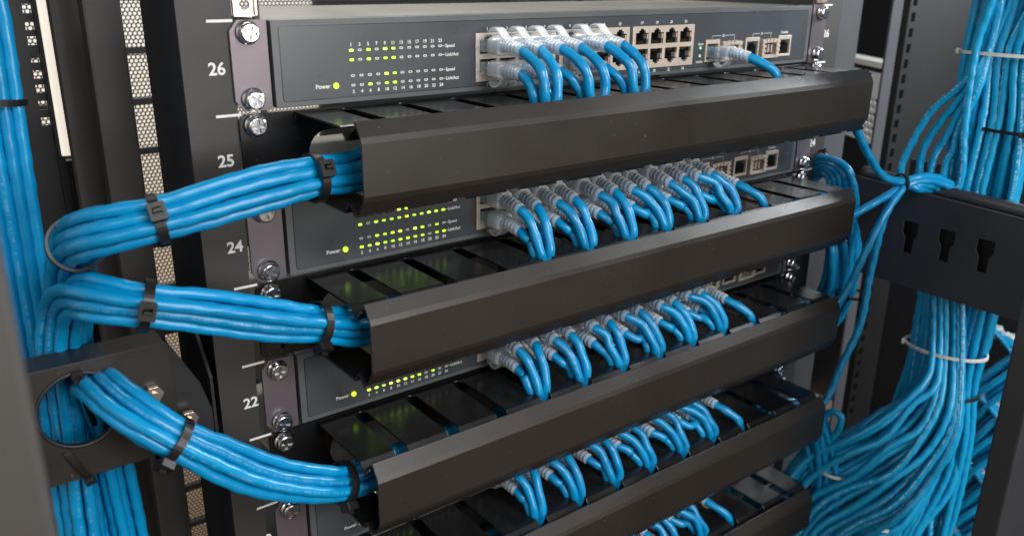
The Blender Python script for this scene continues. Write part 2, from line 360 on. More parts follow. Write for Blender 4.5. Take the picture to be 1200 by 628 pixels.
# ------------------------------------------------------------------ the cabinet around (structure of the background)
def holed_post(name, x0, x1, y0, y1, z0, z1, m, label, cat, group=None):
    b = MB(); b.box((x0,y0,z0),(x1,y1,z1), 0.8); o = b.build(name, m, origin=(x0,y0,z0)); return tag(o, label, cat, group)
ZB, ZT = -900, 260
bk = MB(); bk.box((330, 620, ZB), (2200, 630, 700)); tag(bk.build('black_backdrop', M['dark'], origin=(330,620,ZB)), 'added black backdrop behind the right posts', 'cabinet panel')  # added occluder that keeps the bright world out of the right background
bk = MB(); bk.box((1500, -60, ZB), (1510, 618, 700)); tag(bk.build('black_blocker', M['dark'], origin=(1500,0,ZB)), 'added black sheet far to the right, beyond the posts', 'cabinet panel')  # added occluder closing off the world on the far right
# rear mesh door: frame with bars, perforated sheet
door = thing('mesh_door', 'pale lit perforated mesh door behind the rack, seen between the left posts and above the top switch', 'door', (-300, 430, -800))
mb = MB(); mb.box((-700, 432, ZB), (760, 433, 500)); mb.build('perforated_sheet', M['mesh'], door)
mb = MB()
for xx in (-330, 130, 470, 600, 745): mb.box((xx, 420, ZB), (xx+16, 431, 500), 1)
for i in range(24): mb.box((-330, 425, -880+i*46), (110, 431, -880+i*46+6))
mb.build('door_frame', M['postdark'], door)
# left side of the cabinet, from the far left to the rail
def vp(px0, px1, Y, z0=ZB, z1=ZT): return at(px0, 0, Y=Y)[0], at(px1, 0, Y=Y)[0]
x0, x1 = vp(-70, 21, 190)
mb = MB(); mb.box((x0-200, 190, ZB), (x1, 196, ZT)); tag(mb.build('cabinet_wall', M['dark'], origin=(x0,190,ZB)), 'black cabinet wall behind the blue vertical bundle at the far left', 'cabinet panel')
# strip with square holes
x0, x1 = vp(21, 38, 190)
mb = MB(); mb.box((x0-1,191,ZB),(x0+1.6,193,ZT)); mb.box((x1-1.2,191,ZB),(x1+1,193,ZT)); z = -76
mb.box((x0+1.6,191.2,ZB),(x1-1.2,192.8,z))
while z < 230:
    for dz, h in ((0,3.6),(8.6,4.8),(19.0,4.8)): mb.box((x0+1.6,191.2,z+dz),(x1-1.2,192.8,z+dz+h))
    z += 29.0
tag(mb.build('hole_strip', M['dark'], origin=(x0,190,ZB)), 'black rail strip with a column of square holes at the far left', 'rack rail')
mb = MB(); mb.box((at(37,0,Y=188)[0], 188, ZB), (at(46,0,Y=188)[0], 195, ZT)); tag(mb.build('cabinet_edge', M['dark'], origin=(-100,188,ZB)), 'narrow black edge between the square holes and the bright strip', 'cabinet panel')
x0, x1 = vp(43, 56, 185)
mb = MB(); mb.box((x0, 186, -92), (x1, 192, ZT), 1); tag(mb.build('bright_strip', M['glow'], origin=(x0,190,-92)), 'narrow bright strip with painted-in glow beside the square holes at the upper left', 'bright strip')
x0, x1 = vp(41, 56, 190)
mb = MB(); mb.box((x0, 190, ZB), (x1+6, 197, -196)); mb.box((x0, 190, -130), (x1+6, 197, -96)); mb.box((x0, 190, -196), (x0+2.2, 197, -130)); mb.box((x0+8.0, 190, -196), (x1+6, 197, -130))
for k in range(6): mb.box((x0+2.2, 190.5, -196+k*12.6), (x0+8.0, 196.5, -196+k*12.6+4.2))
tag(mb.build('cabinet_edge', M['dark'], origin=(x0,190,ZB)), 'dark cabinet edge with bright openings below the bright strip at the upper left', 'cabinet panel')
x0, x1 = vp(56, 100, 150)
mb = MB(); mb.box((x0, 150, ZB), (x1, 160, ZT), 3); tag(mb.build('cabinet_post', M['post'], origin=(x0,150,ZB)), 'blurred brown grey post right of the bright strip', 'post', 'vertical posts at the left of the rack')
x0, x1 = vp(95, 141, 100)
mb = MB(); mb.box((x0, 100, ZB), (x1, 112, ZT), 1.5); tag(mb.build('cabinet_post', M['post'], origin=(x0,100,ZB)), 'broad matt grey post with the white mesh strip on its right', 'post', 'vertical posts at the left of the rack')
# ------------------------------------------------------------------ front rails with unit numbers
def rail(x0, x1, side, label, lx, sgn):
    root = thing('rack_rail', label, 'rack rail', (x0, 0, ZB), 'front rails of the rack')
    mb = MB(); holes = []; cxh = 8.75 if side < 0 else 473.85
    for u in range(15, 29):
        for dz in (6.35, 22.2, 38.1): holes.append([(cxh-4.7, ztop(u)-dz-4.7), (cxh+4.7, ztop(u)-dz-4.7), (cxh+4.7, ztop(u)-dz+4.7), (cxh-4.7, ztop(u)-dz+4.7)])
    mb.plate([(x0,ZB),(x1,ZB),(x1,ZT),(x0,ZT)], holes, lambda u,v,w_: (u, w_, v), 2)
    mb.build('front_face', M['rail'], root, bevel=0.3)
    mb = MB(); xs = x0 if side < 0 else x1-2
    mb.box((xs, 2.01, ZB), (xs+2, 58, ZT)); mb.build('side_flange', M['postdark'], root)
    mb = MB()
    for u in range(15, 28):
        z = ztop(u)
        a, b = (-9.5, 2.9) if side < 0 else (480, 491.5)
        mb.box((a, -0.12, z-1.55), (b, 0.0-0.01, z-0.25))
        text(mb, str(u), 8.3, lambda p, q: ((-10.9 if side < 0 else 483.4)+p, -0.12, z-25.6+q), 'LEFT', 0.022)
    mb.build('unit_numbers', M['print'], root, label='white unit numbers and tick marks')
    return root
rail(-23, 16.5, -1, 'black left rack rail printed with white unit numbers 20 to 26', 0, -1)
rail(466, 505.5, 1, 'black right rack rail printed with white unit numbers 24 and 26', 0, 1)
# ------------------------------------------------------------------ screws
def make_screw():
    root = thing('rack_screw', 'x', 'screw', (0,0,0), 'cross head screws of the rack')
    mb = MB(); c = 0.85; L = 3.2
    cross = [(c,c),(c,L),(-c,L),(-c,c),(-L,c),(-L,-c),(-c,-c),(-c,-L),(c,-L),(c,-c),(L,-c),(L,c)]
    ca, sa = math.cos(.5), math.sin(.5); cross = [(x*ca-y*sa, x*sa+y*ca) for x, y in cross]
    mb.plate(circ(0,0,3.9), [cross], lambda u,v,w_: (u, -6.2+w_, v), 1.8)
    n = 28; prof = [(3.9,-6.2),(4.5,-5.9),(4.9,-5.2),(5.0,-4.2),(5.0,-2.6),(5.7,-2.5),(5.8,-1.9),(3.5,-1.8)]
    vs = [(r*math.cos(2*math.pi*i/n), y, r*math.sin(2*math.pi*i/n)) for r, y in prof for i in range(n)]
    fs = [(k*n+i, k*n+(i+1)%n, (k+1)*n+(i+1)%n, (k+1)*n+i) for k in range(len(prof)-1) for i in range(n)]
    mb.add(vs, fs, True); mb.build('head', M['steel'], root)
    mb = MB(); mb.plate(circ(0,0,3.8), [], lambda u,v,w_: (u, -5.0+w_, v), 0.6); mb.build('cross_recess', M['recess'], root)
    return root
SCR = make_screw(); scr_used = False
def screw(x, z, label, y=0):
    global scr_used
    o = SCR if not scr_used else copy_tree(SCR); scr_used = True
    o.location = (x*S, y*S, z*S); o.rotation_euler = (0, random.uniform(0, 1.5), 0); o['label'] = label; return o
# ------------------------------------------------------------------ network switches
COLX = [149.2+62.4*m+14.1*k for m in range(3) for k in range(4)]
PZ = (-17.6, -30.6)
LIT = {26: [{1,5,9,11},{1,5,9,11},{10,12},{6,10,12}],
       24: [set(range(1,24,2))-{3}, set(range(1,24,2))-{3}, {6,8,10,12,16,18,22}, set(range(2,25,2))-{20}],
       22: [{1,3,5,7},{1,3,5,7,9},{2,4,6,10},{2,4,6,8,10,12,14,16,20}],
       20: [set(range(1,12,2)),set(range(1,16,2)),{2,4,8},{2,4,6,8,10,12}],
       18: [{1,3},{1,3},{2},{2,4}]}
NAMEU = {26: 'topmost', 24: 'second', 22: 'third', 20: 'fourth', 18: 'lowest'}
def make_switch(u):
    z = ztop(u)
    root = thing('network_switch', {26: 'grey rack switch at unit 26 with empty ports on its right half',
        24: 'grey rack switch at unit 24, every port plugged with blue cables, rows of green lights',
        22: 'grey rack switch at unit 22, one row of green lights showing under the second cover',
        20: 'grey rack switch at unit 20, mostly hidden under the third cover',
        18: 'lowest grey rack switch, almost hidden behind the fourth cover'}[u], 'network switch', (20, 0, z-43), 'rack switches one above the other')
    P = lambda dx, y, dz: (dx, y, z+dz)
    mb = MB(); mb.box((20.5, 12, z-43.4), (461.5, 150, z-1.0), 0.6); mb.build('chassis', M['top'], root)
    # front sheet with openings
    opens = [(140.5+62.4*m-0.6, 140.5+62.4*m+60.4, -11.0, -38.0) for m in range(3)]
    opens = [(141.5,199.0,-12.0,-37.2),(203.9,261.4,-12.0,-37.2),(266.3,323.8,-12.0,-37.2)]
    jx = [(338.3,351.7,-22.8,-36.6,'j'),(355.0,373.5,-24.5,-36.8,'s'),(382.1,396.5,-22.8,-36.6,'j'),(400.2,418.2,-24.8,-36.8,'s'),(421.0,435.2,-22.8,-36.6,'j')]
    holes = [[(a,c),(b,c),(b,d),(a,d)] for a,b,c,d in opens] + [[(a,c),(b,c),(b,d),(a,d)] for a,b,c,d,_ in jx]
    mb = MB(); mb.plate(rrect(20.3,-43.4,460.6,-1.0,0.8,3), holes, lambda p,q,w_: (p, -3.0+w_, z+q), 14.5); mb.build('front_panel', M['chassis'], root, bevel=0.5)
    mb = MB(); mb.plate(rrect(24.2,-40.6,456.4,-4.2,1.6,4), [[(a-1.1,c+1.1),(b+1.1,c+1.1),(b+1.1,d-1.1),(a-1.1,d-1.1)] for a,b,c,d in opens] + [[(a-.8,c+.8),(b+.8,c+.8),(b+.8,d-.8),(a-.8,d-.8)] for a,b,c,d,_ in jx],
        lambda p,q,w_: (p, -3.28+w_, z+q), 0.26); mb.build('front_film', M['film'], root)
    mb = MB()
    r0 = rrect(23.9,-40.9,456.7,-3.9,1.8,4); r1 = rrect(24.2,-40.6,456.4,-4.2,1.6,4)
    mb.plate(r0, [r1], lambda p,q,w_: (p, -3.06+w_, z+q), 0.05); mb.build('film_edge', M['duct'], root)
    # ears
    for side in (-1, 1):
        mb = MB(); a, b = (0.2, 18.6) if side < 0 else (464.0, 482.4)
        xs, xo = (b, a) if side < 0 else (a, b); sg = 1 if side < 0 else -1
        out = [(xo, -38.5), (xo, -5.5), (xo+4.2*sg, -0.6), (xs, -0.6), (xs, -43.9), (xo+4.2*sg, -43.9)]
        hx = 8.75 if side < 0 else 473.85
        hs = [rrect(hx-5.2, d-3.4, hx+5.2, d+3.4, 3.3, 4) for d in (-6.35,-38.1)]
        mb.plate(out, hs, lambda p,q,w_: (p, -2.0+w_, z+q), 1.9)
        mb.box((xs-(1.4 if side<0 else 0), -0.05, z-43.9), (xs+(0 if side<0 else 1.4), 12, z-0.6))
        mb.build('mounting_ear', M['ear'], root, bevel=0.35)
    # ports
    zb0, zb1 = -11.0, -38.2
    for m_ in range(3):
        x0 = 140.6+62.4*m_; x1 = x0+59.2
        cx = [COLX[m_*4+k] for k in range(4)]
        ph = []
        for r in (0,1):
            zc = PZ[r]; s_ = 1 if r == 0 else -1
            for c in cx:
                ph.append([(c-5.9,zc-5.0*s_),(c+5.9,zc-5.0*s_),(c+5.9,zc+2.4*s_),(c+3.1,zc+2.4*s_),(c+3.1,zc+4.0*s_),(c+1.6,zc+4.0*s_),(c+1.6,zc+5.0*s_),(c-1.6,zc+5.0*s_),(c-1.6,zc+4.0*s_),(c-3.1,zc+4.0*s_),(c-3.1,zc+2.4*s_),(c-5.9,zc+2.4*s_)])
        mb = MB(); mb.plate([(x0,zb1),(x1,zb1),(x1,zb0),(x0,zb0)], ph, lambda p,q,w_: (p, -4.4+w_, z+q), 2.2)
        for q in (-17.5,-22,-31,-35):
            mb.box((x0-0.5, -4.9, z+q-1.6), (x0+1.5, -4.4, z+q+0.3))
        mb.build('port_block', M['nickel'], root, bevel=0.15)
        mb = MB(); mb.plate([(x0+.3,zb1+.3),(x1-.3,zb1+.3),(x1-.3,zb0-.3),(x0+.3,zb0-.3)], ph, lambda p,q,w_: (p, -2.15+w_, z+q), 9.5)
        mb.box((x0+.3, 7.4, z+zb1+.3), (x1-.3, 9, z+zb0-.3)); jo = mb.build('port_cavities', M['jack'], root)
        mb = MB(); sp = MB()
        for r in (0,1):
            zc = PZ[r]; s_ = 1 if r == 0 else -1
            for c in cx:
                for k in range(8): mb.box((c-3.7+k*1.0, -1.5, z+zc-4.6*s_), (c-3.35+k*1.0, 6, z+zc-3.0*s_))
                sp.box((c+5.0, -3.6, z+zc-1.6), (c+5.85, -0.2, z+zc+1.4)); sp.box((c-5.85, -3.6, z+zc-1.6), (c-5.2, -0.2, z+zc+1.4))
        mb.build('gold_contacts', M['gold'], jo); sp.build('shield_springs', M['nickel'], jo)
    for a,b,c,d,k in jx:
        if k == 'j':
            mb = MB(); cx_ = (a+b)/2
            hole = [(a+1.2,d+1.4),(b-1.2,d+1.4),(b-1.2,d+8.8),(cx_+3.1,d+8.8),(cx_+3.1,d+10.4),(cx_-3.1,d+10.4),(cx_-3.1,d+8.8),(a+1.2,d+8.8)]
            mb.plate([(a-.7,d-.7),(b+.7,d-.7),(b+.7,c+.7),(a-.7,c+.7)], [[(a+.7,d+.9),(b-.7,d+.9),(b-.7,c-2.1),(a+.7,c-2.1)]], lambda p,q,w_: (p, -4.6+w_, z+q), 2.4)
            j = mb.build('jack_shield', M['nickel'], root, bevel=0.12)
            mb = MB(); mb.plate([(a+.1,d+.1),(b-.1,d+.1),(b-.1,c-.1),(a+.1,c-.1)], [hole], lambda p,q,w_: (p, -3.0+w_, z+q), 9.0); mb.box((a+.2, 6.1, z+d+.2),(b-.2, 7.4, z+c-.2)); mb.build('jack_cavity', M['jack'], root)
            mb = MB()
            for q in range(8): mb.box((a+3.2+q, -2, z+d+1.6), (a+3.55+q, 5, z+d+2.9))
            mb.build('gold_contacts', M['gold'], j)
        else:
            mb = MB(); mb.plate([(a-.8,d-.8),(b+.8,d-.8),(b+.8,c+.8),(a-.8,c+.8)], [[(a+1.8,d+1.6),(b-2.2,d+1.6),(b-2.2,c-1.8),(a+1.8,c-1.8)]], lambda p,q,w_: (p, -6.2+w_, z+q), 4.2)
            for q in range(4): mb.box((a-1.3, -7.0, z+d+0.5+q*3.2), (a+2.6, -6.25, z+d+2.3+q*3.2)); mb.box((b-2.6, -7.0, z+d+0.5+q*3.2), (b+1.2, -6.25, z+d+2.3+q*3.2))
            for q in range(3): mb.box((a+3.4+q*4, -6.9, z+c-1.6), (a+5.6+q*4, -6.25, z+c+1.4)); 
            mb.box((a+6, -5.8, z+d+3), (a+7.2, 1, z+c-3)); mb.box((a+10, -5.8, z+d+3), (a+11.2, 1, z+c-3))
            s_ = mb.build('fibre_cage', M['nickel'], root)
            mb = MB(); mb.plate([(a+.1,d+.1),(b-.1,d+.1),(b-.1,c-.1),(a+.1,c-.1)], [], lambda p,q,w_: (p, 3+w_, z+q), 2.0); mb.build('cage_cavity', M['jack'], s_)
    # print
    YP = -3.36; mb = MB(); F = lambda X, Z: (lambda p, q: (X+p, YP, z+Z+q))
    lx = lambda i: 62.6+i*4.955
    ledz = (-17.0,-21.8,-29.9,-34.8)
    for i in range(12):
        text(mb, str(2*i+1), 2.45, F(lx(i),-14.9), 'CENTER', 0.03); text(mb, str(2*i+2), 2.45, F(lx(i)+.3,-38.9), 'CENTER', 0.03)
        text(mb, str(2*i+1), 2.5, F(COLX[i],-9.8), 'CENTER', 0.03); text(mb, str(2*i+2), 2.5, F(COLX[i],-41.1), 'CENTER', 0.03)
    for r, s_ in enumerate(('Speed','Link/Act','Speed','Link/Act')):
        mb.box((lx(11)+1.2, YP, z+ledz[r]-.12), (lx(11)+3.2, YP+.05, z+ledz[r]+.12)); text(mb, s_, 2.55, F(lx(11)+3.4, ledz[r]-.85), 'LEFT', 0.025)
    text(mb, 'Power', 3.1, F(51.4-1.6, -35.4), 'RIGHT', 0.025)
    text(mb, 'Speed', 2.1, F(333.5,-25.4), 'CENTER', 0.025); text(mb, 'Link/Act', 2.1, F(333.0,-37.6), 'CENTER', 0.025)
    for X, s_ in ((362,'25'),(409-2,'26')):
        a, b = (345, 369) if s_ == '25' else (390, 411.5)
        for q0, q1, w0, w1 in ((a,a+.25,-21.4,-19.6),(a,(a+b)/2-2.2,-19.8,-19.55),((a+b)/2+2.2,b,-19.8,-19.55),(b,b+.25,-23.2,-19.6)): mb.box((q0,YP,z+w0),(q1,YP+.05,z+w1))
        text(mb, s_, 2.4, F((a+b)/2,-20.5), 'CENTER', 0.025)
    text(mb, 'Speed', 2.1, F(377,-25.4), 'CENTER', 0.025); text(mb, 'Console', 2.6, F(428,-20.4), 'CENTER', 0.025)
    mb.build('printed_lettering', M['print'], root, label='white printed port numbers, Power, Speed, Link/Act and Console')
    # lamps
    def led(X, Z, lit, w_=1.15, h_=0.62):
        rr_ = rrect(X-w_, Z-h_, X+w_, Z+h_, h_*0.9, 4)
        if lit:
            b = MB(); b.plate(rr_, [], lambda p,q,v: (p, -3.75+v, z+q), 0.5); o = b.build('indicator_light', random.choice(LEDS), root, label='lit green indicator light')
        else:
            b = MB(); b.plate(rr_, [rrect(X-w_*.62, Z-h_*.5, X+w_*.62, Z+h_*.5, h_*.45, 3)], lambda p,q,v: (p, -3.4+v, z+q), 0.14); o = b.build('indicator_light', M['print'], root, label='unlit indicator light')
            b = MB(); b.plate(rrect(X-w_*.6, Z-h_*.48, X+w_*.6, Z+h_*.48, h_*.4, 3), [], lambda p,q,v: (p, -3.36+v, z+q), 0.08); b.build('lens', M['ledoff'], o)
    for r in range(4):
        for i in range(12):
            led(lx(i)+(.3 if r > 1 else 0), ledz[r], (2*i+1+(1 if r > 1 else 0)) in LIT[u][r])
    b = MB(); b.cyl((52.9, -3.2, z-34.4), (0,-1,0), 1.5, 0.7, 20); b.build('power_light', M['led'], root, label='round lit green power light')
    for dz in (-27.4,-32.8):
        b = MB(); b.cyl((333, -3.2, z+dz), (0,-1,0), 1.0, 0.5, 16); b.build('uplink_light', M['ledoff'] if u != 26 else emis('led_pale', (.35,.7,.3), .4), root)
    return root
for u in (26,24,22,20,18): make_switch(u)
posn = {26:'the topmost switch', 24:'the switch at unit 24', 22:'the switch at unit 22', 20:'the switch at unit 20', 18:'the lowest switch'}
for u in (26,24,22,20,18):
    for x, sd in ((8.75,'left'),(473.85,'right')):
        screw(x, ztop(u)-6.35, f'upper {sd} cross head screw of {posn[u]}', -1)
        screw(x, ztop(u)-38.1, f'lower {sd} cross head screw of {posn[u]}', -1)
for u in (25,23,21,19,17):
    for x, sd in ((8.75,'left'),(473.85,'right')):
        screw(x, ztop(u)-6.35, f'cross head screw of the black cable manager at unit {u}, {sd} end', -1)
# cage nuts above unit 26
for x, sd in ((8.75,'left'),(473.85,'right')):
    for dz in (6.35, 22.2):
        mb = MB(); z = dz
        mb.plate(rrect(x-5.6, z-5.4, x+5.6, z+5.4, 0.8, 2), [circ(x, z, 2.6)], lambda p,q,w_: (p, -1.2+w_, q), 1.1)
        mb.plate(circ(x, z, 3.6), [circ(x, z, 2.6)], lambda p,q,w_: (p, -1.9+w_, q), 1.2)
        mb.box((x+4.6,-3.0,z-5.0),(x+5.6,-1.2,z+5.0)); mb.box((x-5.6,-2.2,z-5.0),(x-4.8,-1.2,z+5.0))
        tag(mb.build('cage_nut', M['brass'], origin=(x,0,z), bevel=0.2), f'{"lower" if dz<10 else "upper"} square metal cage nut clipped in the {sd} rail above the top switch', 'cage nut')
# ------------------------------------------------------------------ horizontal cable managers
SLOTX = [54.2+34*k for k in range(12)]
def make_manager(u):
    z = ztop(u)
    which = {25:'topmost',23:'second',21:'third',19:'fourth',17:'lowest'}[u]
    root = thing('cable_manager', f'{which} black cable manager with a long angular cover, below the switch at unit {u+1}', 'cable manager', (0, 0, z-44), 'black horizontal cable managers')
    mb = MB()
    out = [(1,-43.6+3),(1,-3.5),(3.5,-1.0),(479,-1.0),(481.5,-3.5),(481.5,-40.6),(479,-43.6),(3.5,-43.6)]
    hs = [rrect(36.5,-35.0,96,-12.2,11,6), rrect(386,-35.0,446,-12.2,11,6)]
    for hx in (8.75,473.85):
        for d in (-6.35,-38.1): hs.append(rrect(hx-5.5, d-3.3, hx+5.5, d+3.3, 3.2, 4))
    for k in range(4): hs.append(rrect(120+k*62,-35,160+k*62,-12.2,11,6))
    mb.plate(out, hs, lambda p,q,w_: (p, -1.9+w_, z+q), 1.8); mb.build('back_plate', M['duct'], root, bevel=0.25)
    # comb plates, top and bottom
    comb = [(29.5,-2.0),(29.5,-54.0)]
    w_ = 3.9; comb_f = [29.5]
    for sx in SLOTX:
        comb += [(sx-w_,-54.0)] + [(sx-w_*math.cos(t), -9-w_*math.sin(t)*-0.8) for t in [math.pi*i/8 for i in range(9)]] + [(sx+w_,-54.0)]
        comb_f += [sx-w_, sx+w_]
    comb += [(453.5,-54.0),(453.5,-2.0)]; comb_f += [453.5]
    for nm, zz, sg in (('top_comb', -1.3, 1), ('bottom_comb', -43.2, -1)):
        mb = MB(); mb.plate(comb, [], lambda p,q,v: (p, q, z+zz-sg*v), 1.3)
        mb.ext([(-2.0, z+zz-sg*1.3),(-3.2,z+zz-sg*1.3),(-3.2,z+zz-sg*4.2),(-2.0,z+zz-sg*4.2)], 29.5, 453.5)
        for i in range(0, len(comb_f), 2):
            a, b = comb_f[i], comb_f[i+1]
            pr = [(-53.9,z+zz),(-54.6,z+zz-sg*0.2),(-58.6,z+zz-sg*4.7),(-59.4,z+zz-sg*4.7),(-64.2,z+zz+sg*0.1),(-65.0,z+zz-sg*0.9),(-59.6,z+zz-sg*6.3),(-58.2,z+zz-sg*6.3),(-53.9,z+zz-sg*1.3)]
            mb.ext(pr, a, b)
        mb.build(nm, M['duct'], root, bevel=0.22)
    # snap-on cover
    t = 1.3
    o = [(-63.8,1.5),(-65.4,2.2),(-70.2,-4.6),(-71.2,-7.4),(-71.2,-32.2),(-70.2,-35.0),(-65.4,-41.8),(-63.8,-41.2)]
    inn = [(p[0]+ (0.1 if i in (0,7) else 1.25), p[1]-(1.2 if i in (0,1) else (-1.2 if i in (6,7) else 0))) for i, p in enumerate(o)]
    prof = [(a, z+b) for a, b in o] + [(a, z+b) for a, b in reversed(inn)]
    mb = MB(); mb.ext(prof, 31.2, 446.4); mb.build('cover', M['cover'], root, bevel=0.45)
    return root
for u in (25,23,21,19,17): make_manager(u)
# ------------------------------------------------------------------ bundles on the left
def left_bundle(u):
    z = ztop(u)
    ch = [(440,-36,z-23),(120,-36,z-23)]
    if u == 25: c = ch + [(60,-38,z-25),(38,-42,-72),(19,-45,-70.5),(-15,-46,-73.5),(-46,-44,-78.5),(-66,-40,-82),(-77,-28,-87),(-81,-8,-96),(-82,14,-112),(-84,28,-140),(-88,32,-175),(-91,34,-250),(-92,34,-420)]
    if u == 23: c = ch + [(60,-38,z-20),(38,-42,-152),(15,-46,-144),(-20,-47,-132),(-50,-46,-121),(-68,-42,-115.5),(-79,-30,-114),(-84,-8,-119),(-86,12,-135),(-90,20,-165),(-94,22,-230),(-97,24,-420)]
    if u == 21: c = ch + [(70,-36,z-22),(45,-40,-243),(24,-44,-240),(0,-48,-229),(-25,-51,-213),(-47,-51,-194),(-62,-49,-180),(-70,-43,-173),(-77,-32,-167),(-81,-14,-165),(-81,4,-171),(-78,18,-195),(-74,26,-250),(-74,26,-420)]
    if u == 19: c = ch + [(70,-36,z-22),(45,-40,-335),(10,-44,-345),(-30,-40,-365),(-60,-20,-400),(-75,15,-440)]
    return catmull(c, 3.0)
PIN = {25: (19,-55), 23: (15,-64), 21: (24,-60), 19: ()}
LB = {u: strands(left_bundle(u), 10, pitch=5.95, twist=0.0012 if u != 23 else -0.001, loose=0.5, flat=0.98, seed=u, pinch=PIN[u]) for u in (25,23,21,19)}
# ------------------------------------------------------------------ bundles leaving the right ends
def right_bundle(u):
    z = ztop(u)
    ch = [(60,-36,z-23),(380,-36,z-23),(430,-38,z-24)]
    if u == 23: c = ch + [(474,-34,z-28),(501,-30,z-50),(510,-32,z-90),(511,-30,-240),(508,-12,-280),(504,25,-330),(502,45,-400),(500,50,-600)]
    if u == 21: c = ch + [(462,-34,z-28),(478,-20,z-40),(488,10,z-70),(492,40,z-120),(492,50,-600)]
    if u == 19: c = ch + [(464,-44,z-32),(478,-50,z-60),(484,-58,z-100),(490,-60,-600)]
    if u == 17: c = ch + [(460,-46,z-34),(470,-50,z-70),(474,-52,z-130),(476,-52,-640)]
    return catmull(c, 3.0)
RB = {u: strands(right_bundle(u), 14, pitch=6.6, twist=0.003, loose=1.3, seed=u+50) for u in (23,21,19,17)}
# ------------------------------------------------------------------ patch cables
def plug_parts(root, x, z, row, bend, seed):
    "clear plug with a frosted ribbed boot, pointing towards -Y; row 0 has its latch on top"
    s_ = 1 if row == 0 else -1
    mb = MB(); mb.box((x-5.6, -13.0, z-3.7), (x+5.6, -3.0, z+3.7), 0.4)
    pl = mb.build('plug', M['plug'], root)
    mb = MB(); n = 8
    mb.ext([(-4, z+s_*4.0), (-12, z+s_*6.2), (-12, z+s_*7.0), (-3.8, z+s_*4.9)], x-2.6, x+2.6); mb.build('latch', M['plug'], root)
    for k in range(4): mb = MB() if k == 0 else mb; mb.box((x-3.4+k*1.8, -9.6, z-0.6), (x-2.2+k*1.8, -4.0, z+0.6))
    mb.build('wire_core', M['bluer'] if seed % 3 else M['print'], root)
    mb = MB()
    # boot: rounded-square head that narrows to ribs
    segs = []; y = -12.0
    prof = [(-11.8,6.3,4.9,0),(-12.6,6.5,5.1,0),(-20.5,6.3,5.0,0),(-21.5,5.6,4.7,0.0),(-22.2,4.7,4.2,0.1)]
    yy = -22.6; k = 0
    while yy > -36.2:
        t = (-22.6-yy)/14.0; rr_ = 4.55-0.75*t
        prof += [(yy,rr_-0.55,rr_-0.55,k),( yy-0.45,rr_,rr_,k),(yy-1.55,rr_,rr_,k),(yy-2.0,rr_-0.55,rr_-0.55,k)]; yy -= 2.75; k += 1
    prof.append((yy-0.4,3.3,3.3,k))
    m_ = 20; vs = []
    for y, a, b, _ in prof:
        t = max(0, (-20-y))/17.0; c_ = np.array([x+bend[0]*t*t, y, z+bend[1]*t*t]); ex = 0.55 if y > -22 else 1.0
        for i in range(m_):
            g = 2*math.pi*i/m_; cx_, cz_ = math.cos(g), math.sin(g)
            vs.append(c_+np.array([a*math.copysign(abs(cx_)**ex, cx_), 0, b*math.copysign(abs(cz_)**ex, cz_)]))
    fs = [(k*m_+i, k*m_+(i+1)%m_, (k+1)*m_+(i+1)%m_, (k+1)*m_+i) for k in range(len(prof)-1) for i in range(m_)]
    mb.add(vs, fs, True)
    # latch guard: a curved tongue that arches from the boot back over the latch
    g = [(-23.0,4.4),(-20.6,6.2),(-18.2,8.4),(-15.6,9.9),(-12.6,10.3),(-10.0,9.5),(-7.9,7.4)]
    g2 = [(-8.7,7.4),(-10.5,8.8),(-12.7,9.5),(-15.2,9.1),(-17.4,7.6),(-19.4,5.4),(-20.6,4.4)]
    mb.ext([(a, z+s_*b) for a, b in g] + [(a, z+s_*b) for a, b in g2], x-2.9, x+2.9)
    bo = mb.build('boot', M['boot'], root)
    return bo
WORD = {26:'the topmost switch',24:'the second switch down',22:'the third switch down',20:'the fourth switch down',18:'the lowest switch'}
